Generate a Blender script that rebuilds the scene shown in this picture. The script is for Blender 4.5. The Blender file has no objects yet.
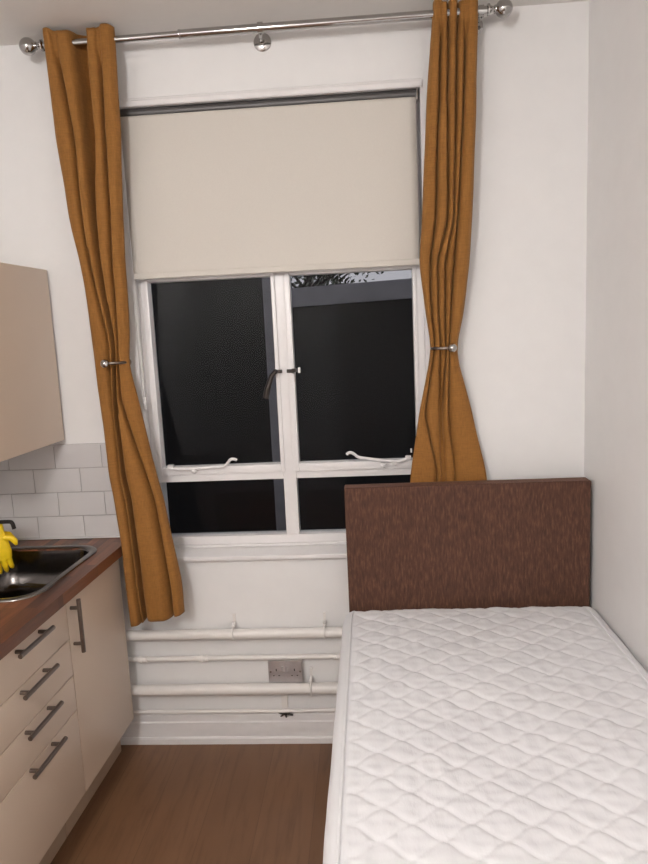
import bpy, bmesh, math, random
from mathutils import Vector, Matrix, noise
random.seed(7)
scene = bpy.context.scene
COL = scene.collection
PI = math.pi

# ------------------------------------------------------------------ materials
def mat(name):
    m = bpy.data.materials.new(name); m.use_nodes = True
    nt = m.node_tree; b = nt.nodes['Principled BSDF']
    return m, nt, b
def N(nt, t, **kw):
    n = nt.nodes.new(t)
    for k, v in kw.items():
        if hasattr(n, k): setattr(n, k, v)
        else: n.inputs[k.replace('_', ' ')].default_value = v
    return n
def ramp(nt, fac, stops, interp='LINEAR'):
    r = nt.nodes.new('ShaderNodeValToRGB'); r.color_ramp.interpolation = interp
    e = r.color_ramp.elements
    while len(e) < len(stops): e.new(0.5)
    for i, (p, c) in enumerate(stops): e[i].position = p; e[i].color = (*c, 1)
    nt.links.new(fac, r.inputs['Fac']); return r
def coords(nt, scale=(1, 1, 1), rot=(0, 0, 0), loc=(0, 0, 0)):
    tc = nt.nodes.new('ShaderNodeTexCoord'); mp = nt.nodes.new('ShaderNodeMapping')
    mp.inputs['Scale'].default_value = scale; mp.inputs['Rotation'].default_value = rot; mp.inputs['Location'].default_value = loc
    nt.links.new(tc.outputs['Object'], mp.inputs['Vector']); return mp.outputs['Vector']
def add_bump(nt, b, height, strength=0.2, dist=0.002):
    bp = nt.nodes.new('ShaderNodeBump'); bp.inputs['Strength'].default_value = strength; bp.inputs['Distance'].default_value = dist
    nt.links.new(height, bp.inputs['Height']); nt.links.new(bp.outputs['Normal'], b.inputs['Normal'])
def plain(name, col, rough=0.5, metal=0.0, nscale=0, nstr=0.1, ndist=0.001, var=0.04, spec=None, coat=0):
    m, nt, b = mat(name)
    b.inputs['Roughness'].default_value = rough; b.inputs['Metallic'].default_value = metal
    if spec is not None: b.inputs['Specular IOR Level'].default_value = spec
    if coat: b.inputs['Coat Weight'].default_value = coat; b.inputs['Coat Roughness'].default_value = .15
    n = N(nt, 'ShaderNodeTexNoise', Scale=nscale or 6, Detail=4)
    nt.links.new(coords(nt), n.inputs['Vector'])
    lo = tuple(max(0, c * (1 - var)) for c in col); hi = tuple(min(1, c * (1 + var)) for c in col)
    r = ramp(nt, n.outputs['Fac'], [(.3, lo), (.7, hi)])
    nt.links.new(r.outputs['Color'], b.inputs['Base Color'])
    if nscale: add_bump(nt, b, n.outputs['Fac'], nstr, ndist)
    return m

M = {}
M['wall'] = plain('wall_paint', (.80, .785, .775), .6, nscale=14, nstr=.12, ndist=.004, var=.012)
M['ceil'] = plain('ceiling_paint', (.78, .75, .72), .75, nscale=20, nstr=.08, ndist=.002, var=.01)
M['gloss'] = plain('white_gloss_paint', (.80, .775, .77), .3, nscale=30, nstr=.08, ndist=.001, var=.015)
M['pipe'] = plain('pipe_paint', (.80, .765, .735), .35, nscale=25, nstr=.1, ndist=.001, var=.02)
M['blind'] = plain('blind_cloth', (.63, .59, .535), .8, nscale=220, nstr=.08, ndist=.0005, var=.015)
M['rail'] = plain('grey_rail', (.10, .095, .095), .45, .5, var=.05)
M['chrome'] = plain('chrome', (.46, .45, .44), .10, 1.0, var=.02)
M['steel'] = plain('brushed_steel', (.24, .205, .18), .30, 1.0, nscale=200, nstr=.05, var=.08)
M['bronze'] = plain('dark_bronze', (.035, .028, .025), .38, .6, var=.2)
M['plastic'] = plain('white_plastic', (.82, .80, .79), .35, var=.01)
M['cream'] = plain('cream_laminate', (.66, .53, .42), .32, nscale=3, nstr=.02, var=.012, coat=.15)
M['cream_edge'] = plain('cream_edging', (.68, .57, .46), .5, var=.02)
M['carcass'] = plain('carcass_board', (.42, .35, .28), .6, var=.03)
M['plinth'] = plain('plinth_laminate', (.46, .34, .24), .5, var=.05)
M['dark'] = plain('dark_gap', (.02, .018, .017), .7, var=.2)
M['socket'] = plain('satin_plate', (.54, .51, .52), .36, .75, nscale=150, nstr=.04, var=.03)
M['socketw'] = plain('grey_switch', (.46, .43, .43), .4, .1, var=.03)
M['glove'] = plain('yellow_rubber', (.88, .60, .012), .42, nscale=60, nstr=.15, ndist=.001, var=.06)
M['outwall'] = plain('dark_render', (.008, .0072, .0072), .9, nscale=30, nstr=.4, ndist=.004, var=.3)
M['outpale'] = plain('weathered_grey_paint', (.23, .22, .235), .8, nscale=8, var=.1)
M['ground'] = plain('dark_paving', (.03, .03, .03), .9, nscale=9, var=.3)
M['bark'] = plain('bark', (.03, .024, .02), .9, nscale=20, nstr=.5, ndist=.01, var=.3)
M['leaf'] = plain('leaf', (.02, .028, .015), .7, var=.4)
M['divan'] = plain('divan_cloth', (.70, .68, .67), .85, nscale=200, nstr=.15, ndist=.0006, var=.03)
M['door'] = plain('door_paint', (.50, .46, .42), .4, var=.02)

# mattress ticking
m, nt, b = mat('mattress_ticking'); M['ticking'] = m
b.inputs['Roughness'].default_value = .75; b.inputs['Sheen Weight'].default_value = .25
n1 = N(nt, 'ShaderNodeTexNoise', Scale=1.0, Detail=5, Roughness=.6)
nt.links.new(coords(nt, (90, 28, 30)), n1.inputs['Vector'])
n2 = N(nt, 'ShaderNodeTexNoise', Scale=5, Detail=3)
nt.links.new(coords(nt), n2.inputs['Vector'])
r = ramp(nt, n2.outputs['Fac'], [(.3, (.745, .74, .76)), (.7, (.79, .785, .80))])
nt.links.new(r.outputs['Color'], b.inputs['Base Color'])
add_bump(nt, b, n1.outputs['Fac'], .28, .004)

# curtain cloth: slubby ochre weave
m, nt, b = mat('ochre_cloth'); M['curtain'] = m
b.inputs['Roughness'].default_value = .85; b.inputs['Sheen Weight'].default_value = .15; b.inputs['Sheen Roughness'].default_value = .5
b.inputs['Sheen Tint'].default_value = (1, .7, .35, 1)
n1 = N(nt, 'ShaderNodeTexNoise', Scale=1, Detail=4); nt.links.new(coords(nt, (260, 260, 40)), n1.inputs['Vector'])
n2 = N(nt, 'ShaderNodeTexNoise', Scale=1, Detail=4); nt.links.new(coords(nt, (30, 30, 300)), n2.inputs['Vector'])
mx = N(nt, 'ShaderNodeMath', operation='ADD'); nt.links.new(n1.outputs['Fac'], mx.inputs[0]); nt.links.new(n2.outputs['Fac'], mx.inputs[1])
hf = N(nt, 'ShaderNodeMath', operation='MULTIPLY'); hf.inputs[1].default_value = .5; nt.links.new(mx.outputs[0], hf.inputs[0])
r = ramp(nt, hf.outputs[0], [(.32, (.215, .088, .014)), (.68, (.31, .132, .024))])
nt.links.new(r.outputs['Color'], b.inputs['Base Color'])
add_bump(nt, b, hf.outputs[0], .2, .001)

# headboard chenille: vertical streaks
m, nt, b = mat('brown_chenille'); M['chenille'] = m
b.inputs['Roughness'].default_value = .8; b.inputs['Sheen Weight'].default_value = .15; b.inputs['Sheen Roughness'].default_value = .4
b.inputs['Sheen Tint'].default_value = (.9, .5, .35, 1)
n1 = N(nt, 'ShaderNodeTexNoise', Scale=1, Detail=5, Roughness=.65); nt.links.new(coords(nt, (170, 170, 30)), n1.inputs['Vector'])
r = ramp(nt, n1.outputs['Fac'], [(.30, (.046, .017, .009)), (.52, (.084, .033, .018)), (.74, (.16, .072, .042))])
nt.links.new(r.outputs['Color'], b.inputs['Base Color'])
add_bump(nt, b, n1.outputs['Fac'], .5, .002)

# laminate floor: planks running towards the window
m, nt, b = mat('brown_laminate'); M['floor'] = m
b.inputs['Roughness'].default_value = .42
bk = N(nt, 'ShaderNodeTexBrick', offset=.37, offset_frequency=2)
bk.inputs['Color1'].default_value = (.178, .087, .042, 1); bk.inputs['Color2'].default_value = (.212, .108, .055, 1); bk.inputs['Mortar'].default_value = (.135, .066, .034, 1)
bk.inputs['Scale'].default_value = 1; bk.inputs['Mortar Size'].default_value = .0012; bk.inputs['Brick Width'].default_value = 2.6; bk.inputs['Row Height'].default_value = .193
bk.inputs['Mortar Smooth'].default_value = .3
nt.links.new(coords(nt, (1, 1, 1), (0, 0, PI / 2), (0.3, .05, 0)), bk.inputs['Vector'])
n1 = N(nt, 'ShaderNodeTexNoise', Scale=1, Detail=8, Roughness=.62, Distortion=.6); nt.links.new(coords(nt, (38, 3.2, 10)), n1.inputs['Vector'])
r = ramp(nt, n1.outputs['Fac'], [(.28, (.74, .71, .69)), (.5, (1, 1, 1)), (.75, (1.0, 1.0, 1.0))])
n3 = N(nt, 'ShaderNodeTexNoise', Scale=1, Detail=3); nt.links.new(coords(nt, (7, 2.2, 4)), n3.inputs['Vector'])
r3 = ramp(nt, n3.outputs['Fac'], [(.3, (.86, .83, .80)), (.7, (1, 1, 1))])
mm = N(nt, 'ShaderNodeMix', data_type='RGBA', blend_type='MULTIPLY'); mm.inputs[0].default_value = 1
nt.links.new(bk.outputs['Color'], mm.inputs[6]); nt.links.new(r.outputs['Color'], mm.inputs[7])
m2 = N(nt, 'ShaderNodeMix', data_type='RGBA', blend_type='MULTIPLY'); m2.inputs[0].default_value = 1
nt.links.new(mm.outputs[2], m2.inputs[6]); nt.links.new(r3.outputs['Color'], m2.inputs[7])
nt.links.new(m2.outputs[2], b.inputs['Base Color'])
add_bump(nt, b, n1.outputs['Fac'], .06, .001)

# worktop: block-board staves
m, nt, b = mat('block_worktop'); M['worktop'] = m
b.inputs['Roughness'].default_value = .36
v = coords(nt, (1, 1, 1), (0, 0, PI / 2), (.11, 0, 0))
bk = N(nt, 'ShaderNodeTexBrick', offset=.43, offset_frequency=2, squash=1.4, squash_frequency=3)
bk.inputs['Color1'].default_value = (.080, .031, .018, 1); bk.inputs['Color2'].default_value = (.27, .100, .045, 1); bk.inputs['Mortar'].default_value = (.10, .036, .02, 1)
bk.inputs['Scale'].default_value = 1; bk.inputs['Mortar Size'].default_value = .0006; bk.inputs['Brick Width'].default_value = .26; bk.inputs['Row Height'].default_value = .034
nt.links.new(v, bk.inputs['Vector'])
n1 = N(nt, 'ShaderNodeTexNoise', Scale=1, Detail=7, Roughness=.6); nt.links.new(coords(nt, (90, 6, 90)), n1.inputs['Vector'])
r = ramp(nt, n1.outputs['Fac'], [(.3, (.62, .58, .55)), (.65, (1, 1, 1))])
mm = N(nt, 'ShaderNodeMix', data_type='RGBA', blend_type='MULTIPLY'); mm.inputs[0].default_value = 1
nt.links.new(bk.outputs['Color'], mm.inputs[6]); nt.links.new(r.outputs['Color'], mm.inputs[7]); nt.links.new(mm.outputs[2], b.inputs['Base Color'])

# stainless sink
m, nt, b = mat('sink_steel'); M['sink'] = m
b.inputs['Metallic'].default_value = 1; b.inputs['Roughness'].default_value = .24; b.inputs['Base Color'].default_value = (.50, .48, .455, 1)
n1 = N(nt, 'ShaderNodeTexNoise', Scale=1, Detail=3); nt.links.new(coords(nt, (20, 300, 40)), n1.inputs['Vector'])
r = ramp(nt, n1.outputs['Fac'], [(.3, (.20, .19, .18)), (.7, (.26, .25, .24))]); nt.links.new(r.outputs['Color'], b.inputs['Base Color'])
add_bump(nt, b, n1.outputs['Fac'], .03, .0005)

M['bowl'] = plain('shaded_bowl_steel', (.115, .105, .10), .2, 1.0, nscale=60, nstr=.03, ndist=.0005, var=.12)  # darker copy of the sink steel: shade inside the bowl put into its colour
# tile glaze and grout (one mesh, two slots)
M['tile'] = plain('white_glaze', (.61, .585, .58), .18, nscale=9, nstr=.05, ndist=.002, var=.02)
M['grout'] = plain('grey_grout', (.40, .37, .36), .9, var=.08)

# window glass: clear pane with a faint reflection
m = bpy.data.materials.new('window_glass'); m.use_nodes = True; nt = m.node_tree; nt.nodes.clear(); M['glass'] = m
o_ = N(nt, 'ShaderNodeOutputMaterial'); mi = N(nt, 'ShaderNodeMixShader'); fr = N(nt, 'ShaderNodeFresnel'); fr.inputs['IOR'].default_value = 1.19
tr = N(nt, 'ShaderNodeBsdfTransparent'); gl = N(nt, 'ShaderNodeBsdfGlossy'); gl.inputs['Roughness'].default_value = .015
tr.inputs['Color'].default_value = (.93, .94, .94, 1)
nt.links.new(fr.outputs[0], mi.inputs[0]); nt.links.new(tr.outputs[0], mi.inputs[1]); nt.links.new(gl.outputs[0], mi.inputs[2]); nt.links.new(mi.outputs[0], o_.inputs[0])

# lamp diffuser
LAMP = 66
m = bpy.data.materials.new('lit_opal'); m.use_nodes = True; nt = m.node_tree; nt.nodes.clear(); M['lamp'] = m
o_ = N(nt, 'ShaderNodeOutputMaterial'); em = N(nt, 'ShaderNodeEmission'); em.inputs['Color'].default_value = (1, .975, .955, 1); em.inputs['Strength'].default_value = LAMP
nt.links.new(em.outputs[0], o_.inputs[0])

# ------------------------------------------------------------------ mesh helpers
def box(bm, x0, x1, y0, y1, z0, z1, bev=0.0, seg=2, xf=None, mi=0):
    t = bmesh.new()
    bmesh.ops.create_cube(t, size=1)
    for v in t.verts:
        v.co = Vector(((x0 + x1) / 2 + v.co.x * (x1 - x0), (y0 + y1) / 2 + v.co.y * (y1 - y0), (z0 + z1) / 2 + v.co.z * (z1 - z0)))
    if bev: bmesh.ops.bevel(t, geom=t.edges[:], offset=bev, segments=seg, affect='EDGES', profile=.7)
    merge(bm, t, xf, mi)
def merge(bm, t, xf=None, mi=0):
    mp = {}
    for v in t.verts: mp[v] = bm.verts.new(xf(v.co) if xf else v.co)
    for f in t.faces:
        nf = bm.faces.new([mp[v] for v in f.verts]); nf.material_index = mi
    t.free()
def tube(bm, pts, r, seg=12, xf=None, mi=0, cap=True):
    pts = [Vector(p) for p in pts]; n = len(pts)
    rr = r if isinstance(r, (list, tuple)) else [r] * n
    t = bmesh.new(); rings = []
    up = None
    for i, p in enumerate(pts):
        d = (pts[min(i + 1, n - 1)] - pts[max(i - 1, 0)]).normalized()
        if up is None:
            up = Vector((0, 0, 1)) if abs(d.z) < .9 else Vector((0, 1, 0))
        a = d.cross(up).normalized(); u = a.cross(d).normalized(); up = u
        rings.append([t.verts.new(p + rr[i] * (math.cos(2 * PI * k / seg) * a + math.sin(2 * PI * k / seg) * u)) for k in range(seg)])
    for A, B in zip(rings, rings[1:]):
        for k in range(seg): t.faces.new((A[k], A[(k + 1) % seg], B[(k + 1) % seg], B[k]))
    if cap: t.faces.new(rings[0][::-1]); t.faces.new(rings[-1])
    merge(bm, t, xf, mi)
def lathe(bm, prof, c, axis='z', seg=24, xf=None, mi=0):
    # prof: (radius, distance along axis)
    t = bmesh.new(); rings = []
    c = Vector(c)
    ax = {'x': (Vector((1, 0, 0)), Vector((0, 1, 0)), Vector((0, 0, 1))), 'y': (Vector((0, 1, 0)), Vector((0, 0, 1)), Vector((1, 0, 0))), 'z': (Vector((0, 0, 1)), Vector((1, 0, 0)), Vector((0, 1, 0)))}[axis]
    for r_, h in prof:
        r_ = max(r_, 1e-5)
        rings.append([t.verts.new(c + ax[0] * h + r_ * (math.cos(2 * PI * k / seg) * ax[1] + math.sin(2 * PI * k / seg) * ax[2])) for k in range(seg)])
    for A, B in zip(rings, rings[1:]):
        for k in range(seg): t.faces.new((A[k], A[(k + 1) % seg], B[(k + 1) % seg], B[k]))
    t.faces.new(rings[0][::-1]); t.faces.new(rings[-1])
    bmesh.ops.remove_doubles(t, verts=t.verts[:], dist=1e-4)
    merge(bm, t, xf, mi)
def ball(bm, c, r, seg=20, xf=None, sc=(1, 1, 1)):
    t = bmesh.new(); bmesh.ops.create_uvsphere(t, u_segments=seg, v_segments=max(8, seg // 2), radius=r)
    for v in t.verts: v.co = Vector((v.co.x * sc[0], v.co.y * sc[1], v.co.z * sc[2])) + Vector(c)
    merge(bm, t, xf)
def smoothpath(pts, n=8):
    P = [Vector(p) for p in pts]; out = []
    for i in range(len(P) - 1):
        p0 = P[max(i - 1, 0)]; p1 = P[i]; p2 = P[i + 1]; p3 = P[min(i + 2, len(P) - 1)]
        for k in range(n):
            t = k / n
            out.append(.5 * ((2 * p1) + (p2 - p0) * t + (2 * p0 - 5 * p1 + 4 * p2 - p3) * t * t + (3 * p1 - p0 - 3 * p2 + p3) * t ** 3))
    out.append(P[-1]); return out
def wpos(o):
    p = Vector(o.location)
    while o.parent: o = o.parent; p += Vector(o.location)
    return p
def obj(name, bm, m, parent=None, angle=40, origin=None, smooth=True):
    bmesh.ops.recalc_face_normals(bm, faces=bm.faces[:])
    if parent: off = wpos(parent)
    elif origin is not None: off = Vector(origin)
    else:
        xs = [v.co for v in bm.verts]
        off = Vector(((min(c.x for c in xs) + max(c.x for c in xs)) / 2, (min(c.y for c in xs) + max(c.y for c in xs)) / 2, min(c.z for c in xs)))
    for v in bm.verts: v.co -= off
    me = bpy.data.meshes.new(name); bm.to_mesh(me); bm.free()
    for mm_ in (m if isinstance(m, (list, tuple)) else [m]): me.materials.append(M[mm_])
    if smooth:
        me.shade_smooth(); me.set_sharp_from_angle(angle=math.radians(angle))
    o = bpy.data.objects.new(name, me); COL.objects.link(o)
    if parent: o.parent = parent
    else: o.location = off
    return o
def tag(o, label, cat, group=None):
    o['label'] = label; o['category'] = cat
    if group: o['group'] = group
    return o
def thing(name, label, cat, loc, group=None):
    o = bpy.data.objects.new(name, None); COL.objects.link(o); o.location = loc; o.empty_display_size = .05
    return tag(o, label, cat, group)
def struct(name, bm, m, parent=None, origin=(0, 0, 0), **kw):
    o = obj(name, bm, m, parent, origin=origin, **kw)
    if not parent: o['kind'] = 'structure'
    return o
B = bmesh.new

# ------------------------------------------------------------------ room shell
CZ = 2.772; YB = -4.3
XR = lambda y: .815 - .02 * y           # right wall leans slightly away from square
KX = lambda y: -.964 + .035 * y         # line of the kitchen front edge (room is not quite square)
XL = lambda y: KX(y) - .60
OX0, OX1, OZ0, OZ1 = -.876, .229, .80, 2.532      # window opening

bm = B()
box(bm, -1.9, OX0, 0, .22, -.12, 2.9); box(bm, OX1, 1.15, 0, .22, -.12, 2.9)
box(bm, OX0, OX1, 0, .22, -.12, OZ0); box(bm, OX0, OX1, 0, .22, OZ1, 2.9)
struct('wall_back', bm, 'wall', smooth=False)
def slab(xf0, xf1, z0, z1):
    bm = B(); vs = []
    for z in (z0, z1):
        vs.append([bm.verts.new((x, y, z)) for x, y in ((xf0(0), 0), (xf1(0), 0), (xf1(YB), YB), (xf0(YB), YB))])
    bm.faces.new(vs[0][::-1]); bm.faces.new(vs[1])
    for k in range(4): bm.faces.new((vs[0][k], vs[0][(k + 1) % 4], vs[1][(k + 1) % 4], vs[1][k]))
    return bm
struct('wall_right', slab(XR, lambda y: XR(y) + .15, -.12, 2.9), 'wall', smooth=False)
struct('wall_left', slab(lambda y: XL(y) - .15, XL, -.12, 2.9), 'wall', smooth=False)
bm = B(); box(bm, -2.0, 1.2, YB - .15, YB, -.12, 2.9); struct('wall_front', bm, 'wall', smooth=False)
struct('floor', slab(lambda y: XL(y) - .02, lambda y: XR(y) + .02, -.1, 0), 'floor', smooth=False)
struct('ceiling', slab(lambda y: XL(y) - .02, lambda y: XR(y) + .02, CZ, CZ + .12), 'ceil', smooth=False)

# skirting under the window: board with chamfered top and a floor bead
bm = B()
def extrude_x(bm, prof, x0, x1, mi=0):
    A = [bm.verts.new((x0, y, z)) for y, z in prof]; C_ = [bm.verts.new((x1, y, z)) for y, z in prof]
    n = len(prof)
    for k in range(n): bm.faces.new((A[k], A[(k + 1) % n], C_[(k + 1) % n], C_[k])).material_index = mi
    bm.faces.new(A[::-1]); bm.faces.new(C_)
extrude_x(bm, [(0, 0), (-.007, 0), (-.007, .088), (-.010, .090), (-.010, .095), (-.004, .099), (-.004, .126), (-.002, .130), (0, .130)], -1.5, .81)
extrude_x(bm, [(-.006, 0), (-.014, 0), (-.014, .024), (-.011, .030), (-.006, .031)], -1.5, .81)
struct('baseboard_back', bm, 'gloss', angle=25)

# door on the wall behind the camera
dr = bpy.data.objects.new('door_1', None); COL.objects.link(dr); dr.location = (.1, YB, 0); dr['kind'] = 'structure'
bm = B(); box(bm, -.28, .48, YB + .002, YB + .042, .005, 1.98, .003); obj('door_leaf', bm, 'door', dr)
bm = B(); box(bm, -.36, -.285, YB + .001, YB + .05, 0, 2.06, .004); box(bm, .485, .56, YB + .001, YB + .05, 0, 2.06, .004); box(bm, -.285, .485, YB + .001, YB + .05, 1.985, 2.06, .004)
obj('door_frame', bm, 'gloss', dr)
bm = B(); tube(bm, [(-.22, YB + .04, 1.0), (-.22, YB + .085, 1.0), (-.12, YB + .085, 1.0)], .009); obj('door_handle', bm, 'steel', dr)

# ------------------------------------------------------------------ window
win = bpy.data.objects.new('window_1', None); COL.objects.link(win); win.location = ((OX0 + OX1) / 2, .08, OZ0); win['kind'] = 'structure'
FY0, FY1 = .055, .115
bm = B()
bv = .003
box(bm, OX0, -.856, FY0, FY1, .83, OZ1, bv); box(bm, .203, OX1, FY0, FY1, .83, OZ1, bv)
box(bm, -.856, .203, FY0, FY1, .845, .879, bv); box(bm, -.856, .203, FY0, FY1, 2.475, OZ1, bv)
box(bm, -.346, -.294, FY0 + .002, FY1, .879, 2.475, bv)
for x0, x1 in ((-.856, -.346), (-.294, .203)):
    box(bm, x0, x1, FY0 + .004, FY1, 1.110, 1.146, bv); box(bm, x0, x1, FY0 + .004, FY1, 1.928, 1.966, bv)
obj('window_frame', bm, 'gloss', win)
def pane(x0, x1, z0, z1, par, y=.088):
    bm = B(); box(bm, x0 - .004, x1 + .004, y, y + .004, z0 - .004, z1 + .004); return obj('pane', bm, 'glass', par, smooth=False)
pane(-.856, -.346, .879, 1.110, win); pane(-.294, .203, .879, 1.110, win)
pane(-.856, -.346, 1.966, 2.475, win); pane(-.294, .203, 1.966, 2.475, win)
def casement(x0, x1, gx0, gx1, side):
    z0, z1, gz0, gz1 = 1.140, 1.934, 1.172, 1.905
    bm = B(); y0, y1 = .047, .100
    box(bm, x0, gx0, y0, y1, z0, z1, .004); box(bm, gx1, x1, y0, y1, z0, z1, .004)
    box(bm, gx0, gx1, y0, y1, z0, gz0, .004); box(bm, gx0, gx1, y0, y1, gz1, z1, .004)
    c = obj('casement', bm, 'gloss', win)
    pane(gx0, gx1, gz0, gz1, c)
    # cockspur handle on the meeting stile
    bm = B()
    hx = -.352 if side < 0 else -.282
    box(bm, min(hx, hx - side * .026), max(hx, hx - side * .026), .036, .048, 1.534, 1.548, .003)
    lathe(bm, [(.009, 0), (.010, -.010), (.006, -.016), (.006, -.026)], (hx, .044, 1.541), 'y', 14)
    if side < 0:
        tube(bm, smoothpath([(hx + .004, .022, 1.543), (hx - .012, .016, 1.525), (hx - .028, .012, 1.485), (hx - .040, .014, 1.442)], 5), [.009] * 5 + [.0105] * 5 + [.012] * 5 + [.0125], 10)
    else:
        tube(bm, smoothpath([(hx - .006, .022, 1.541), (hx + .012, .016, 1.544), (hx + .026, -.006, 1.546)], 5), [.007] * 10 + [.0085], 10)
    h = obj('handle', bm, 'bronze', c); h['label'] = 'dark bronze cockspur handle'
    if side > 0:
        bm = B(); box(bm, hx + .023, hx + .032, -.012, .002, 1.535, 1.556, .003); k = obj('handle_tip', bm, 'plastic', c); k['label'] = 'white painted handle tip'
    # peg stay lying along the bottom rail
    bm = B()
    if side < 0:
        pth = [(-.800, .034, 1.176), (-.775, .030, 1.170), (-.70, .028, 1.170), (-.62, .028, 1.173), (-.578, .028, 1.175), (-.560, .026, 1.190), (-.548, .024, 1.203), (-.532, .024, 1.203), (-.524, .024, 1.198)]
        kn = [(-.795, .036, 1.180), (-.745, .036, 1.170), (-.70, .036, 1.162)]
    else:
        pth = [(.152, .034, 1.182), (.118, .030, 1.172), (.07, .028, 1.175), (0, .026, 1.186), (-.040, .026, 1.193), (-.056, .024, 1.205), (-.068, .023, 1.213), (-.080, .023, 1.213), (-.088, .023, 1.206)]
        kn = [(.152, .036, 1.184), (.10, .036, 1.165), (.055, .036, 1.160)]
    sp = smoothpath(pth, 4); tube(bm, sp, .0058, 8)
    for i, p in enumerate(kn):
        box(bm, p[0] - .011, p[0] + .011, .026, .048, p[2] - .007, p[2] + .007, .003)
    ball(bm, (kn[2][0], .026, kn[2][2] - .002), .009, 12)
    if side > 0:
        for kx, kz in ((.105, 1.150), (.165, 1.21)): box(bm, kx - .003, kx + .003, .040, .048, kz - .008, kz + .008, .001)
    obj('stay', bm, 'gloss', c)
    return c
casement(-.8558, -.3375, -.833, -.353, -1)
casement(-.3025, .203, -.2795, .188, 1)
# inner window board with nosing and the bead above it
bm = B()
extrude_x(bm, [(.118, .845), (.046, .845), (.046, .838), (.052, .833), (-.024, .824), (-.031, .821), (-.033, .812), (-.031, .805), (-.012, .803), (-.010, .793), (0.004, .793), (.118, .80)], -.90, .262)
obj('window_sill', bm, 'gloss', win, angle=30)
# head moulding over the blind and slim side beads
bm = B()
extrude_x(bm, [(.03, 2.528), (-.012, 2.528), (-.016, 2.532), (-.016, 2.546), (-.013, 2.550), (-.013, 2.554), (-.007, 2.558), (.004, 2.558), (.03, 2.55)], -.882, .234)
obj('head_moulding', bm, 'gloss', win, angle=30)
bm = B()
box(bm, -.895, OX0 + .002, -.004, .05, .832, 2.53, .002); box(bm, OX1 - .002, .244, -.004, .05, .832, 2.53, .002)
obj('reveal_bead', bm, 'gloss', win)

# ------------------------------------------------------------------ roller blind
bl = thing('roller_blind', 'plain cream roller blind pulled halfway down in the window', 'blind', (-.325, .01, 2.51))
bm = B(); tube(bm, [(-.868, .016, 2.512), (.214, .016, 2.512)], .019, 20); obj('roller', bm, 'rail', bl)
bm = B()
prof = []
for k in range(7): prof.append((.016 - .021 * math.cos(k / 6 * 1.2 - .3), 2.512 + .021 * math.sin(.9 - k / 6 * .9)))
nz = 60; x0, x1 = -.866, .2125; cols = 40
zt = 2.498; zb = 1.925
rows = []
for j in range(nz + 1):
    z = zt + (zb - zt) * j / nz
    row = []
    for i in range(cols + 1):
        x = x0 + (x1 - x0) * i / cols
        y = -.005 + .0025 * noise.noise((x * 2.5, z * 2.2, 1.3)) + .0012 * noise.noise((x * 9, z * 3, 4))
        row.append(bm.verts.new((x, y, z)))
    rows.append(row)
for A, C_ in zip(rows, rows[1:]):
    for i in range(cols): bm.faces.new((A[i], A[i + 1], C_[i + 1], C_[i]))
f = obj('fabric', bm, 'blind', bl); sm = f.modifiers.new('thick', 'SOLIDIFY'); sm.thickness = .0012
bm = B(); box(bm, x0, x1, -.0095, .002, 1.914, 1.936, .004, 3); obj('hem_bar', bm, 'blind', bl)
for x, s in ((-.8705, 1), (.2165, -1)):
    bm = B(); box(bm, x - .0025, x + .0025, -.012, .04, 2.488, 2.528, .001); lathe(bm, [(.012, -.004), (.012, .004)], (x, .016, 2.512), 'x', 16)
    obj('bracket', bm, 'chrome', bl)
bm = B()
for dx, dy in ((0, 0), (.007, -.005)):
    z1_ = 1.462
    tube(bm, smoothpath([(-.872 + dx, -.012 + dy, 2.50), (-.871 + dx, -.010 + dy, 2.1), (-.868 + dx * .8, -.008 + dy, 1.8), (-.866 + dx * .6, -.006 + dy, z1_)], 10), .0016, 6)
c_ = obj('chain', bm, 'plastic', bl)
bm = B(); box(bm, -.871, -.855, -.014, -.002, 1.442, 1.466, .003); box(bm, -.869, -.857, -.013, -.003, 1.416, 1.440, .003); tube(bm, [(-.863, -.008, 1.446), (-.863, -.008, 1.436)], .004, 8)
obj('chain_joiner', bm, 'plastic', c_)

# ------------------------------------------------------------------ curtain pole
RY, RZ = -.10, 2.7235
pole = thing('curtain_pole', 'chrome extending curtain pole with ball finials above the window', 'curtain pole', (-.32, RY, RZ))
bm = B(); tube(bm, [(-.60, RY, RZ), (.455, RY, RZ + .001)], .0145, 20); tube(bm, [(-1.092, RY, RZ - .002), (-.60, RY, RZ)], .0115, 20); lathe(bm, [(.0145, 0), (.0155, .001), (.0155, .006), (.0145, .008)], (-.603, RY, RZ), 'x', 20)
obj('rod', bm, 'chrome', pole)
def finial(x, s, z):
    bm = B()
    pr_ = [(.0145, -.045), (.019, -.042), (.019, -.036), (.014, -.033), (.011, -.028), (.010, -.022), (.0135, -.019), (.0135, -.014)]
    for k in range(13):
        a = -PI / 2 + .5 + (PI - .5) * k / 12
        pr_.append((.029 * math.cos(a), .012 + .029 * math.sin(a)))
    lathe(bm, [(r_, s * h) for r_, h in pr_], (x, RY, z), 'x', 28); obj('finial', bm, 'chrome', pole)
finial(-1.128, -1, RZ - .002); finial(.492, 1, RZ + .003)
def bracket(x, dz=0):
    bm = B()
    lathe(bm, [(.0315, 0), (.0315, -.004), (.028, -.007), (.010, -.009), (.0075, -.012), (.0075, -.03)], (x - .008, 0, 2.717), 'y', 28)
    tube(bm, smoothpath([(x - .008, -.01, 2.717), (x - .006, -.05, 2.711), (x - .003, -.085, 2.703), (x, RY, 2.706)], 5), .0055, 10)
    lathe(bm, [(.0150, -.009), (.0190, -.009), (.0190, .009), (.0150, .009)], (x, RY, RZ), 'x', 24)
    obj('bracket', bm, 'chrome', pole)
bracket(-.318); bracket(.428); bracket(-1.045)

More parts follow.
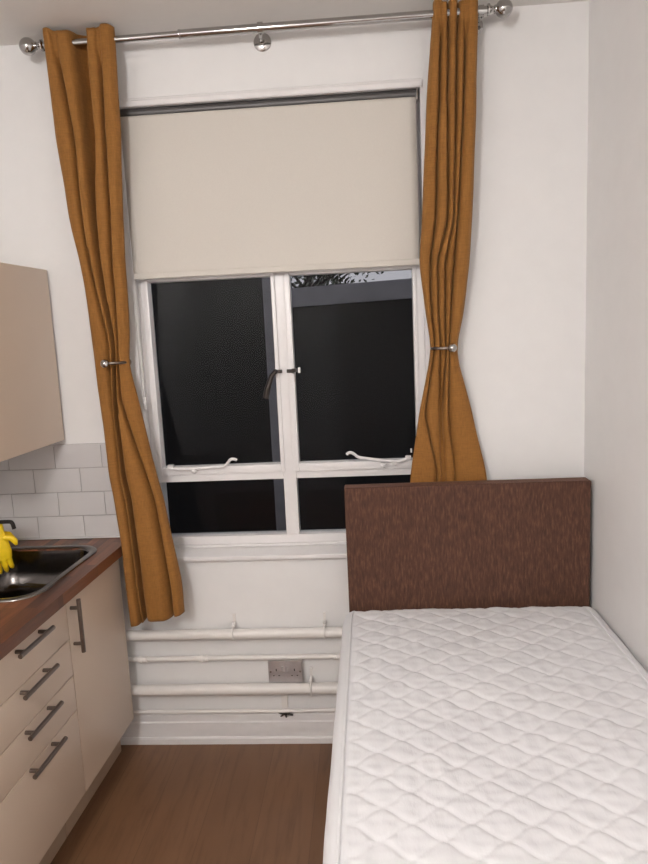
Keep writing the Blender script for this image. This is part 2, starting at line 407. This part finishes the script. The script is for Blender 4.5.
# ------------------------------------------------------------------ curtains
def interp(keys, z):
    if z >= keys[0][0]: return list(keys[0])
    for a, b_ in zip(keys, keys[1:]):
        if a[0] >= z >= b_[0]:
            t = (a[0] - z) / (a[0] - b_[0])
            return [p + (q - p) * t for p, q in zip(a, b_)]
    return list(keys[-1])
def smkeys(keys, z):
    s = [interp(keys, z + d) for d in (-.03, -.015, 0, .015, .03)]
    return [sum(c) / 5 for c in zip(*s)]
def curtain(name, label, keys, hem, seed, ztie):
    # keys: z, y_front, y_back, gap_depth, six fold boundaries from left to right
    bm = B(); rows = []; NZ = 150; n = 16
    ztop = 2.765
    for j in range(NZ + 1):
        v = j / NZ
        row = []
        zz = ztop + (.62 - ztop) * v
        k = smkeys(keys, min(zz, keys[0][0]))
        yf, yb, gap = k[1], k[2], k[3]; bx = k[4:]
        pin = math.exp(-((zz - ztie) / .10) ** 2)
        for p in range(5):
            for i in range(n + (1 if p == 4 else 0)):
                t = i / n
                x = bx[p] + (bx[p + 1] - bx[p]) * t
                if p == 2:
                    y = yb + gap * (math.sin(PI * t) if gap > -.02 else 1 - abs(2 * t - 1) ** 3)
                else:
                    bulge = 1 - abs(2 * t - 1) ** (4.5 if bx[p + 1] - bx[p] > .03 else 2.6)
                    if (p == 0 and t < .5) or (p == 4 and t > .5): bulge = max(bulge, 1 - .45 * abs(2 * t - 1) ** 3)
                    if bx[p + 1] - bx[p] < .03: bulge *= .85
                    if (p == 0 and t > .5) or (p == 1 and t < .5) or (p == 3 and t > .5) or (p == 4 and t < .5): bulge = max(bulge, .80 * min(1, max(0, (zz - 2.60) / .09)))
                    y = yb + (yf - yb) * bulge * (.93 + .07 * math.cos(p * 2.1 + zz * 2))
                u = (p + t) / 5
                amp = .0028 + .003 * pin
                y += amp * noise.noise((u * 9 + seed, zz * 3.0, seed)) + (.0016 + .003 * pin) * noise.noise((u * 25, zz * 14, seed + 5))
                x += (.003) * noise.noise((u * 4, zz * 5, seed + 9))
                # hem and heading heights
                z = zz
                if v > .75: z = zz + (hem(u) - .62) * ((v - .75) / .25) ** 1.0
                if v < .03: z += .006 * math.sin(u * 5 * PI) * (1 - v / .03) - .006 * (1 - v / .03)
                row.append(bm.verts.new((x, y, z)))
        rows.append(row)
    for A, C_ in zip(rows, rows[1:]):
        for i in range(len(A) - 1): bm.faces.new((A[i], A[i + 1], C_[i + 1], C_[i]))
    t = thing(name, label, 'curtain', ((keys[0][4] + keys[0][9]) / 2, RY, 2.72), 'ochre eyelet curtains')
    o = obj('drape', bm, 'curtain', t, angle=80)
    s = o.modifiers.new('thick', 'SOLIDIFY'); s.thickness = .003; s.offset = 0
    return t
LK = [(2.756, -.132, -.078, .034, -1.076, -1.040, -.971, -.926, -.877, -.825),
      (2.404, -.130, -.075, .034, -1.070, -1.001, -.961, -.928, -.892, -.833),
      (2.136, -.125, -.070, .020, -1.052, -1.002, -.966, -.956, -.900, -.855),
      (1.985, -.120, -.066, .010, -1.032, -.994, -.966, -.957, -.909, -.861),
      (1.802, -.110, -.058, .006, -1.022, -.972, -.951, -.944, -.917, -.868),
      (1.685, -.102, -.053, .004, -1.020, -.957, -.940, -.934, -.922, -.876),
      (1.607, -.096, -.050, .002, -1.019, -.963, -.946, -.941, -.927, -.889),
      (1.471, -.102, -.050, .004, -1.013, -.962, -.957, -.950, -.933, -.866),
      (1.328, -.115, -.058, .004, -1.004, -.957, -.951, -.945, -.893, -.838),
      (1.170, -.130, -.065, .004, -.997, -.949, -.944, -.938, -.847, -.811),
      (1.091, -.140, -.070, .004, -.983, -.934, -.928, -.922, -.825, -.791),
      (.930, -.150, -.080, .004, -.966, -.922, -.918, -.911, -.806, -.768),
      (.747, -.165, -.090, .004, -.958, -.912, -.908, -.902, -.785, -.739),
      (.600, -.170, -.090, .004, -.950, -.901, -.897, -.891, -.778, -.738)]
RK = [(2.764, -.132, -.080, -.048, .270, .296, .319, .352, .378, .416),
      (2.456, -.130, -.080, -.046, .242, .283, .312, .340, .369, .409),
      (2.050, -.125, -.072, -.044, .215, .265, .307, .327, .341, .389),
      (1.916, -.120, -.068, -.040, .205, .240, .266, .294, .326, .378),
      (1.733, -.100, -.055, -.035, .224, .247, .268, .295, .314, .359),
      (1.615, -.095, -.050, -.030, .241, .256, .274, .295, .304, .333),
      (1.547, -.092, -.048, -.020, .231, .243, .269, .297, .306, .337),
      (1.361, -.072, -.036, .002, .192, .215, .268, .279, .301, .389),
      (1.150, -.058, -.036, .002, .157, .255, .272, .287, .322, .434),
      (.60, -.056, -.036, .002, .110, .250, .270, .290, .335, .490)]
hemL = lambda u: .594 + .03 * u if u < .8 else .625 + .06 * (u - .8)
curtain('curtain', 'long ochre curtain on the left of the window, hanging over the worktop corner', LK, hemL, 2.0, 1.607)
curtain('curtain', 'long ochre curtain on the right of the window, its foot behind the headboard', RK, lambda u: .60, 11.0, 1.615)

def holdback(name, label, bx, ex, z):
    s = 1 if ex > bx else -1
    t = thing(name, label, 'holdback', (ex, 0, z), 'ball-ended curtain holdbacks')
    rx = ex - s * .022
    bm = B(); tube(bm, smoothpath([(rx, 0, z - .002), (rx + s * .006, -.030, z - .002), (ex + s * .001, -.062, z - .001), (ex, -.092, z), (ex - s * .016, -.116, z), (bx + s * .02, -.125, z), (bx, -.126, z)], 6), .0052, 12)
    obj('arm', bm, 'steel', t)
    bm = B(); ball(bm, (bx, -.127, z), .0165, 22); obj('ball', bm, 'chrome', t)
    bm = B(); lathe(bm, [(.016, 0), (.016, -.004), (.010, -.008)], (rx, 0, z - .002), 'y', 20); obj('rose', bm, 'steel', t)
holdback('curtain_holdback', 'steel ball-ended holdback gathering the left curtain', -.961, -.899, 1.607)
holdback('curtain_holdback', 'steel ball-ended holdback gathering the right curtain', .310, .244, 1.608)

# ------------------------------------------------------------------ pipes below the window
def clip(bm, x, yc, zc, r):
    ring = [(x, yc + (r + .003) * math.cos(a), zc + (r + .003) * math.sin(a)) for a in [2 * PI * q / 18 for q in range(19)]]
    tube(bm, ring, .0045, 6, cap=False)
    box(bm, x - .006, x + .006, yc, 0, zc + r, zc + r + .012, .002)
    box(bm, x - .006, x + .006, -.008, 0, zc + r, zc + r + .045, .002)
def pipe(label, y, z, r, x0=-1.45, x1=.78, clips=(), joints=(), dz=0):
    t = thing('heating_pipe', label, 'pipe', (x0, y, z), 'heating pipes below the window')
    bm = B(); tube(bm, [(x0, y, z), (x1, y, z + dz)], r, 20); obj('tube', bm, 'pipe', t)
    for c in clips:
        bm = B(); clip(bm, c, y, z, r); obj('pipe_clip', bm, 'pipe', t)
    for c in joints:
        bm = B(); lathe(bm, [(r, -.018), (r + .0035, -.017), (r + .0035, -.006), (r + .0015, -.004), (r + .0015, .004), (r + .0035, .006), (r + .0035, .017), (r, .018)], (c, y, z), 'x', 20); obj('joint', bm, 'pipe', t)
    return t
pipe('thick white pipe highest of the four, just under the curtain hem', -.045, .504, .0205, clips=(-.572, -.203), dz=-.004)
pipe('thin white pipe with soldered joints passing just above the socket', -.025, .389, .0105, joints=(-.957, -.704, -.155), dz=.003)
pipe('thick white pipe directly beneath the wall socket', -.045, .264, .0225, clips=(-.269,))
pipe('thinnest white pipe, lowest of the four, just above the skirting', -.02, .152, .008, dz=.001)

# short conduit dropping from the socket, with a dark cable end
t = thing('cable_conduit', 'short white conduit dropping behind the lower pipes under the socket', 'conduit', (-.385, -.008, .13))
bm = B(); box(bm, -.398, -.372, -.014, 0, .125, .29, .003); obj('cover', bm, 'pipe', t)
bm = B()
for a, dx, dz in ((0, -.03, .008), (1, .03, -.004), (2, -.02, -.010), (3, .022, .010), (4, .002, -.014)):
    tube(bm, smoothpath([(-.382, -.014, .139), (-.382 + dx * .5, -.024, .139 + dz * .3), (-.382 + dx, -.020, .138 + dz)], 4), .0035, 6)
ball(bm, (-.382, -.017, .138), .009, 10)
w = obj('cable_end', bm, 'bronze', t); w['label'] = 'dark frayed cable ends'

# socket
sx0, sx1, sz0, sz1 = -.4405, -.301, .286, .379
t = thing('wall_socket', 'satin metal double wall socket with two switches between the pipes', 'socket', ((sx0 + sx1) / 2, 0, sz0))
bm = B(); box(bm, sx0 + .004, sx1 - .004, -.030, 0, sz0 + .004, sz1 - .004, .003); obj('back_box', bm, 'pipe', t)
bm = B(); box(bm, sx0, sx1, -.0355, -.030, sz0, sz1, .0022); obj('face_plate', bm, 'socket', t)
cx = (sx0 + sx1) / 2
for dx in (-.010, .010):
    bm = B(); box(bm, cx + dx - .0055, cx + dx + .0055, -.039, -.035, .333, .356, .0015); obj('switch', bm, 'socketw', t)
for dx in (-.037, .037):
    bm = B()
    box(bm, cx + dx - .002, cx + dx + .002, -.0364, -.034, .335, .345)
    for q in (-.011, .011): box(bm, cx + dx + q - .0032, cx + dx + q + .0032, -.0364, -.034, .314, .3172)
    h = obj('socket_hole', bm, 'dark', t); h['label'] = 'three dark pin slots'
for dx in (-.060, .060):
    bm = B(); lathe(bm, [(.004, -.0370), (.004, -.035)], (cx + dx, 0, .3325), 'y', 12); obj('screw', bm, 'steel', t)

# ------------------------------------------------------------------ bed
bed = thing('divan_base', 'white fabric divan bed base under the mattress', 'bed base', (.35, -1.05, 0))
bm = B(); box(bm, -.085, .80, -2.00, -.135, .07, .415, .02, 3); obj('body', bm, 'divan', bed)
for x in (0, .70):
    for y in (-.25, -1.88):
        bm = B(); lathe(bm, [(.022, 0), (.024, .01), (.024, .05), (.03, .072)], (x, y, 0), 'z', 16); obj('foot', bm, 'dark', bed)

# mattress: one closed skin with ogee quilting on its top
MX0, MX1 = -.083, .774
def quilt(x, y):
    x += .018 * noise.noise((x * 3, y * 3, 2)); y += .022 * noise.noise((x * 2.2, y * 2.2, 8)) + .03 * x
    P, s, A = .130, .0495, .0225
    d = 9
    k0 = int(math.floor((y + .008) / s))
    for k in range(k0 - 1, k0 + 3):
        yk = -.008 + k * s + (A if k % 2 == 0 else -A) * math.cos(2 * PI * (x + .072) / P)
        sl = A * 2 * PI / P * math.sin(2 * PI * (x + .072) / P)
        d = min(d, abs(y - yk) / math.sqrt(1 + sl * sl))
    return 1 - math.exp(-(d / .0052) ** 1.05)
bm = B()
sect = []   # (x, z, quilted)
for k in range(7): sect.append((-.108 - .012 * math.sin(PI * k / 6), .418 + .10 * k / 6, 0))
sect += [(-.116, .545, 0), (-.120, .562, 0), (-.121, .580, 0), (-.117, .596, 0), (-.110, .607, 0), (-.101, .6145, 0), (-.093, .618, 0), (-.0885, .6195, 0), (MX0 - .002, .6175, 0), (MX0 + .001, .6165, 0)]
NXQ = 165
for i in range(1, NXQ): sect.append((MX0 + (MX1 - MX0) * i / NXQ, .6165, 1))
rs = [(MX1, .6165), (MX1 + .003, .6175), (MX1 + .008, .6195), (MX1 + .016, .619), (MX1 + .026, .615), (MX1 + .034, .607), (MX1 + .040, .594), (MX1 + .042, .578), (MX1 + .041, .55), (MX1 + .038, .50), (MX1 + .034, .418)]
sect += [(x, z, 0) for x, z in rs]
YH, YF = -.131, -2.02
ys = [(YH, 0.0, .02), (YH, .25, .018), (YH, .5, .015), (YH - .001, .72, .013), (YH - .004, .85, .010), (YH - .010, .935, .006), (YH - .018, .975, .003), (YH - .028, .993, .001)]
NYQ = 330
for j in range(1, NYQ): ys.append((YH - .028 + (YF + .056 - YH) * j / NYQ, 1.0, 0))
ys += [(YF + .028, .993, .001), (YF + .018, .975, .003), (YF + .010, .935, .006), (YF + .004, .85, .01), (YF, .6, .013), (YF, .3, .016), (YF, 0, .02)]
xm = .35; rows = []
for y, kz, sh in ys:
    row = []
    for x, z, q in sect:
        yy = y
        xx = x + .006 * max(0, min(1, (x - .3) / .4)) * (-y)
        dn = max(0., 1 - (YH - y) / .10) if y <= YH else 1.
        xx = xm + (xx - xm) * (1 - sh * 2 - .035 * dn ** 2.2)
        if x < -.06: xx -= .006 * math.sin(min(1, (YH - y) / 1.4) * PI / 2)
        zz = z
        if q:
            e = min(1, (x - MX0) / .02, (MX1 - x) / .02)
            zz += .0046 * quilt(x, y) * min(1, max(0, (YH - y) / .03)) * (0.35 + .65 * max(0, e)) + .006 * noise.noise((x * 3.5, y * 2.5, 3)) * e + .0030 * noise.noise((x * 30, y * 9, 6)) * e + .0022 * noise.noise((x * 14, y * 40, 2)) * e
        else:
            zz += .0015 * noise.noise((0, y * 7, 1)); xx += .002 * noise.noise((x * 3, y * 9, z * 8))
        zz = .418 + (zz + .022 - .418) * kz
        row.append(bm.verts.new((xx, yy, zz)))
    rows.append(row)
for A, C_ in zip(rows, rows[1:]):
    for i in range(len(A) - 1): bm.faces.new((A[i], A[i + 1], C_[i + 1], C_[i]))
    bm.faces.new((A[-1], A[0], C_[0], C_[-1]))
mt = thing('mattress', 'white quilted single mattress with no bedding, head end at the headboard', 'mattress', (.35, -1.07, .418))
obj('quilted_body', bm, 'ticking', mt, angle=75)
bm = B()
for sx, mk in ((MX0 - .0035, 0), (MX1 + .005, 1)):
    pth = []
    for j in range(80):
        y = YH - .04 - (1.82) * j / 79
        dn = max(0., 1 - (YH - y) / .10)
        x = sx + .006 * max(0, min(1, (sx - .3) / .4)) * (-y); x = xm + (x - xm) * (1 - .035 * dn ** 2.2)
        if sx < 0: x -= .006 * math.sin(min(1, (YH - y) / 1.4) * PI / 2)
        pth.append((x, y, .6415 + .0015 * noise.noise((0, y * 7, 1))))
    tube(bm, pth, .0036, 8)
obj('piping', bm, 'ticking', mt)

hb = thing('headboard', 'wide rectangular dark brown chenille headboard at the bed head', 'headboard', (.352, -.095, 0))
bm = B(); box(bm, -.098, .802, -.126, -.063, .585, 1.107, .008, 3); o = obj('padded_panel', bm, 'chenille', hb)
for x in (.12, .60):
    bm = B(); box(bm, x - .03, x + .03, -.124, -.102, 0, .592, .003); obj('strut', bm, 'plinth', hb)

# ------------------------------------------------------------------ kitchen
def ksh(v): return Vector((KX(v.y) + v.x, v.y, v.z))       # kitchen run follows the slightly skewed left wall
def kbox(bm, *a, **k): box(bm, *a, xf=ksh, **k)
WT, WB = .905, .865
# worktop with a cut-out for the sink
SX0, SX1, SY0, SY1 = -.515, -.066, -.655, -.105
bm = B(); YE = -1.62; i_ = .031
kb = []
kbox(bm, SX1 - i_, 0, YE, -.002, WB, WT); kbox(bm, -.598, SX0 + i_, YE, -.002, WB, WT)
kbox(bm, SX0 + i_, SX1 - i_, SY1 - i_, -.002, WB, WT); kbox(bm, SX0 + i_, SX1 - i_, YE, SY0 + i_, WB, WT)
bmesh.ops.remove_doubles(bm, verts=bm.verts[:], dist=1e-5)
tag(obj('worktop', bm, 'worktop', smooth=False), 'reddish brown block-pattern kitchen worktop holding the sink', 'worktop')

def rr(x0, x1, y0, y1, r, n=8):
    out = []
    for cx_, cy_, a0 in ((x1 - r, y1 - r, 0), (x0 + r, y1 - r, PI / 2), (x0 + r, y0 + r, PI), (x1 - r, y0 + r, 1.5 * PI)):
        for k in range(n + 1):
            a = a0 + PI / 2 * k / n; out.append((cx_ + r * math.cos(a), cy_ + r * math.sin(a)))
    return out
def loops(bm, specs, close_last=False):
    rings = []
    for ins, z, r in specs:
        rings.append([bm.verts.new(ksh(Vector((x, y, z)))) for x, y in rr(SX0 + ins, SX1 - ins, SY0 + ins, SY1 - ins, r)])
    n = len(rings[0])
    for A, C_ in zip(rings, rings[1:]):
        for k in range(n): bm.faces.new((A[k], A[(k + 1) % n], C_[(k + 1) % n], C_[k]))
    if close_last: bm.faces.new(rings[-1])
sk = thing('kitchen_sink', 'stainless steel inset sink bowl in the worktop', 'sink', ksh(Vector((-.29, -.38, WT))))
bm = B(); loops(bm, [(.0, WT + .0008, .10), (.001, WT + .004, .099), (.006, WT + .0062, .096), (.018, WT + .0058, .088), (.026, WT + .0035, .084), (.0305, WT - .004, .080)])
obj('rim', bm, 'sink', sk, angle=60)
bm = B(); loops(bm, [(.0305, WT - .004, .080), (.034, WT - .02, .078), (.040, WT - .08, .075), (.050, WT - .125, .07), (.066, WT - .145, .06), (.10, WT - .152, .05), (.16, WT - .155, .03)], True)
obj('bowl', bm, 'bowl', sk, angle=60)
bm = B(); lathe(bm, [(.040, WT - .153), (.038, WT - .150), (.028, WT - .1515), (.026, WT - .154)], (KX(-.38) - .29, -.38, 0), 'z', 24); obj('waste', bm, 'chrome', sk)

# tap behind the sink, mostly beyond the frame, and the gloves hung on its spout
tp = thing('tap', 'dark chrome kitchen tap behind the sink, yellow gloves hung over it', 'tap', (-1.512, -.25, WT))
bm = B(); lathe(bm, [(.026, 0), (.026, .006), (.020, .012), (.018, .06), (.019, .10)], (-1.512, -.25, WT), 'z', 20); obj('body', bm, 'chrome', tp)
bm = B(); tube(bm, smoothpath([(-1.512, -.25, 1.0), (-1.505, -.25, 1.032), (-1.46, -.247, 1.045), (-1.40, -.24, 1.046), (-1.340, -.235, 1.046), (-1.326, -.234, 1.040), (-1.321, -.233, 1.018)], 6), .0075, 12); obj('spout', bm, 'bronze', tp)
bm = B(); tube(bm, [(-1.512, -.25, .99), (-1.512, -.31, 1.0)], .006, 10); obj('lever', bm, 'chrome', tp)
def glove(label, cx, cy, cz, lean, rotz):
    bm = B(); c, s_ = math.cos(rotz), math.sin(rotz)
    def X(v): return Vector((cx + c * v.x - s_ * v.y + lean * (cz - v.z), cy + s_ * v.x + c * v.y, v.z))
    prof = [(.030, .012, 0), (.034, .016, -.008), (.036, .018, -.035), (.040, .017, -.07), (.044, .016, -.10), (.043, .014, -.125), (.036, .012, -.135)]
    rings = []
    for a, b_, dz in prof:
        rings.append([bm.verts.new(X(Vector((a * math.cos(q) * (1 + .06 * math.sin(q * 5 + dz * 60)), b_ * math.sin(q) * (1 + .2 * math.sin(q * 4 + dz * 80)), cz + dz)))) for q in [2 * PI * k / 24 for k in range(24)]])
    for A, C_ in zip(rings, rings[1:]):
        for k in range(24): bm.faces.new((A[k], A[(k + 1) % 24], C_[(k + 1) % 24], C_[k]))
    bm.faces.new(rings[0]); bm.faces.new(rings[-1][::-1])
    for fx, ln, bend in ((-.029, .045, .006), (-.010, .055, .010), (.010, .052, .012), (.029, .038, .008)):
        tube(bm, [X(Vector((fx, .002, cz - .115))), X(Vector((fx * 1.05, .004, cz - .135 - ln * .4))), X(Vector((fx * 1.1, .004 + bend, cz - .135 - ln * .8))), X(Vector((fx * 1.1, .006 + bend, cz - .135 - ln)))], [.0105, .0100, .009, .004], 10)
    tube(bm, [X(Vector((.026, 0, cz - .05))), X(Vector((.052, -.004, cz - .052))), X(Vector((.064, -.006, cz - .068))), X(Vector((.066, -.006, cz - .082)))], [.013, .0125, .011, .005], 10)
    o = obj('rubber_glove', bm, 'glove', angle=80); tag(o, label, 'glove', 'washing-up gloves over the sink')
glove('yellow rubber glove in front, hung over the tap above the sink', -1.385, -.262, 1.042, .10, .35)
glove('yellow rubber glove behind the front one, hung over the tap', -1.415, -.212, 1.040, .06, .2)

def bar_handle(bm, a, b_, out, r=.0072):
    # a, b_: ends on the face; the bar stands off along +x
    a = Vector(a); b_ = Vector(b_); d = (b_ - a).normalized(); o = Vector((out, 0, 0))
    tube(bm, [a + o, b_ + o], r, 14, xf=ksh)
    for p in (a + d * .030, b_ - d * .030): tube(bm, [p, p + o], r * .85, 10, xf=ksh)
DF = -.022      # door face, set back under the worktop edge
def base_unit(name, label, y0, y1, kind, filler=False):
    t = thing(name, label, 'kitchen cabinet', ksh(Vector((-.3, (y0 + y1) / 2, 0))), 'cream base cabinets')
    bm = B(); a_, c0, c1 = DF - .020, y0 + .001, y1 - .001
    kbox(bm, -.575, a_, c0, c0 + .016, .19, WB - .001); kbox(bm, -.575, a_, c1 - .016, c1, .19, WB - .001)
    kbox(bm, -.575, a_, c0 + .016, c1 - .016, .19, .206); kbox(bm, -.575, -.567, c0 + .016, c1 - .016, .206, WB - .001)
    obj('carcass', bm, 'carcass', t, smooth=False)
    bm = B(); kbox(bm, -.125, -.108, y0 + .001, y1 + (.06 if filler else -.001), .0, .19, bev=.001); obj('plinth', bm, 'plinth', t)
    if filler:
        bm = B(); kbox(bm, -.575, DF - .001, y1 + .001, y1 + .016, .174, WB - .001, bev=.001); obj('end_panel', bm, 'cream_edge', t)
    if kind == 'door':
        bm = B(); kbox(bm, DF - .018, DF, y0 + .0015, y1 - .0015, 0.174, .861, bev=.0015); d = obj('door', bm, 'cream', t)
        bm = B(); bar_handle(bm, (DF, y0 + .027, .668), (DF, y0 + .027, .853), .030); obj('handle', bm, 'steel', d)
    else:
        tops = (.861, .727, .601, .478, .174); hzs = (.835, .711, .587, .4675)
        for z1, z0, hz in zip(tops, tops[1:], hzs):
            bm = B(); kbox(bm, DF - .018, DF, y0 + .0015, y1 - .0015, z0 + .0015, z1 - .0015, bev=.0015); d = obj('drawer', bm, 'cream', t)
            bm = B(); c_ = -.7795
            bar_handle(bm, (DF, c_ - .094, hz), (DF, c_ + .094, hz), .030); obj('handle', bm, 'steel', d)
base_unit('base_cabinet', 'cream base cabinet with one door under the sink, nearest the window', -.540, -.115, 'door', True)
base_unit('drawer_cabinet', 'cream base cabinet with four bar-handled drawers', -1.045, -.541, 'drawers')
base_unit('base_cabinet', 'cream base cabinet beyond the drawers, farthest from the window', -1.60, -1.046, 'door')

wc = thing('wall_cabinet', 'cream wall cabinet hung above the sink', 'kitchen cabinet', ksh(Vector((-.41, -.3, 1.312))))
bm = B(); kbox(bm, -.598, -.250, -.612, -.018, 1.316, 1.963); obj('carcass', bm, 'cream_edge', wc)
bm = B(); kbox(bm, -.2485, -.2305, -.61, -.016, 1.3125, 1.966, bev=.0015); obj('door', bm, 'cream', wc)

# white metro tiles on the window wall above the worktop
TX0, TX1, TZ0 = -1.562, -.93, .9065
bm = B(); box(bm, TX0, TX1, -.004, 0, TZ0, 1.289, mi=1)
rowsz = [(.9075, .999), (1.0015, 1.0965), (1.099, 1.194), (1.1965, 1.287)]
offs = [-1.155, -1.0605, -1.151, -1.057]; TW = .191
for (z0, z1), o0 in zip(rowsz, offs):
    x = o0 - TW * 4
    while x < TX1:
        a = max(x + .001, TX0); b_ = min(x + TW - .001, TX1)
        if b_ - a > .01: box(bm, a, b_, -.0085, -.003, z0, z1, bev=.0016, seg=2, mi=0)
        x += TW
box(bm, TX0, TX1, -.010, -.002, 1.286, 1.292, mi=0)
box(bm, TX0, TX1, -.014, -.002, TZ0, .9135, bev=.002, mi=0)
tag(obj('tile_splashback', bm, ['tile', 'grout'], angle=35), 'white brick-pattern tile splashback between worktop and wall cabinet', 'tiles')

# ------------------------------------------------------------------ lamp, behind and above the camera
LX, LY, LZ = -.75, -3.15, 2.40
lp = thing('pendant_lamp', 'round opal globe lamp hanging from the ceiling behind the viewer', 'lamp', (LX, LY, CZ))
bm = B(); lathe(bm, [(.05, 0), (.05, -.012), (.035, -.03), (.006, -.034)], (LX, LY, CZ), 'z', 24); obj('ceiling_rose', bm, 'plastic', lp)
bm = B(); tube(bm, [(LX, LY, CZ - .03), (LX, LY, LZ + .22)], .0035, 8); lathe(bm, [(.022, .18), (.030, .195), (.030, .225), (.01, .24)], (LX, LY, LZ), 'z', 16); obj('flex', bm, 'plastic', lp)
bm = B(); ball(bm, (LX, LY, LZ), .20, 32); obj('globe', bm, 'lamp', lp)

# ------------------------------------------------------------------ outside
bm = B(); box(bm, -14, 14, .22, 24, -.4, -.15); g = struct('ground', bm, 'ground', smooth=False)
def rotbox(bm, p0, p1, depth, z0, z1, z0b=None, z1b=None, bev=0):
    p0 = Vector(p0); p1 = Vector(p1); d = (p1 - p0).normalized(); nrm = Vector((-d.y, d.x))
    z0b = z0 if z0b is None else z0b; z1b = z1 if z1b is None else z1b
    P = [(p0, z0, z1), (p1, z0b, z1b), (p1 + nrm * depth, z0b, z1b), (p0 + nrm * depth, z0, z1)]
    lo = [bm.verts.new((p.x, p.y, a)) for p, a, b_ in P]; hi = [bm.verts.new((p.x, p.y, b_)) for p, a, b_ in P]
    bm.faces.new(lo[::-1]); bm.faces.new(hi)
    for k in range(4): bm.faces.new((lo[k], lo[(k + 1) % 4], hi[(k + 1) % 4], hi[k]))
an = thing('outbuilding', 'dark flat-roofed building outside, its pale roof edge seen through the right pane', 'building', (1, 3.2, -.15))
px0 = (-.70, 3.05); px1 = (3.2, 1.45)
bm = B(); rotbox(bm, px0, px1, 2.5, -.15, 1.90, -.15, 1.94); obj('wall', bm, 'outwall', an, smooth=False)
bm = B(); rotbox(bm, (-.70, 3.02), (3.2, 1.42), 2.6, 1.885, 2.035, 1.93, 2.06); obj('roof_edge', bm, 'outpale', an, smooth=False)
tl = thing('boundary_wall', 'tall dark wall outside the left window pane', 'wall', (-3, 3.6, -.15))
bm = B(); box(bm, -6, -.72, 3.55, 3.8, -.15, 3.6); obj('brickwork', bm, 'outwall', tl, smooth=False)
bm = B(); box(bm, -.818, -.70, 3.0, 3.1, -.15, 3.6, .004)
tag(obj('post', bm, 'outpale'), 'pale grey upright post outside, beside the window mullion', 'post')

tree = thing('tree', 'dark leafy tree behind the roof outside', 'tree', (-.9, 8.3, -.15))
bm = B()
tube(bm, smoothpath([(-.9, 8.3, -.15), (-.95, 8.3, 1.2), (-.85, 8.3, 2.4), (-.9, 8.3, 3.6)], 5), [.14 - .006 * k for k in range(16)], 10)
tips = []
for k in range(46):
    a = random.uniform(0, 2 * PI); L_ = random.uniform(.7, 2.0); z0 = random.uniform(1.9, 3.2)
    e = (-.9 + L_ * math.cos(a), 8.3 + .6 * L_ * math.sin(a), z0 + random.uniform(.1, .9))
    mid = ((-.9 + e[0]) / 2, (8.3 + e[1]) / 2, (z0 + e[2]) / 2 + .1)
    tube(bm, smoothpath([(-.9, 8.3, z0), mid, e], 3), [.03, .025, .02, .017, .014, .01, .006], 6); tips += [mid, e]
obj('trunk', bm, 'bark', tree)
bm = B()
for k in range(5200):
    if k < 3000:
        p = Vector((-1.55 + random.gauss(0, .62), 8.3 + random.gauss(0, .5), 2.9 + random.gauss(0, .6)))
    else:
        q = random.choice(tips); p = Vector(q) + Vector((random.gauss(0, .16), random.gauss(0, .16), random.gauss(0, .10)))
    d = Vector((random.gauss(0, 1), random.gauss(0, 1), random.gauss(0, 1))).normalized(); e = d.orthogonal().normalized(); s_ = random.uniform(.035, .06)
    w_ = d.cross(e) * s_ * .45
    v4 = [bm.verts.new(p - e * s_), bm.verts.new(p + w_), bm.verts.new(p + e * s_), bm.verts.new(p - w_)]
    bm.faces.new(v4)
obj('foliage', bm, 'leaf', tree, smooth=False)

# sky
w = bpy.data.worlds.new('sky'); scene.world = w; w.use_nodes = True
bg = w.node_tree.nodes['Background']; nt = w.node_tree
tc = N(nt, 'ShaderNodeTexCoord'); sp = N(nt, 'ShaderNodeSeparateXYZ'); nt.links.new(tc.outputs['Generated'], sp.inputs[0])
r = ramp(nt, sp.outputs['Z'], [(0, (.46, .445, .48)), (.5, (.36, .37, .42)), (1, (.30, .32, .39))]); nt.links.new(r.outputs['Color'], bg.inputs['Color'])
bg.inputs['Strength'].default_value = 1.0

# ------------------------------------------------------------------ camera
cam = bpy.data.cameras.new('camera'); co = bpy.data.objects.new('camera', cam); COL.objects.link(co); scene.camera = co
cam.sensor_fit = 'VERTICAL'; cam.sensor_height = 34.6; cam.lens = 676.04 / 864 * 34.6; cam.clip_start = .05
right = Vector((.99718391, .05912181, -.04613964)); up = Vector((.03670398, .15177253, .98773373)); fwd = Vector((-.06539934, .98664569, -.14917511))
mx_ = Matrix((right, up, -fwd)).transposed().to_4x4(); mx_.translation = Vector((0, -2.58115, 1.69276))
co.matrix_world = mx_
scene.view_settings.view_transform = 'Standard'; scene.view_settings.look = 'None'; scene.view_settings.exposure = 0; scene.view_settings.gamma = 1; scene.view_settings.use_curve_mapping = False
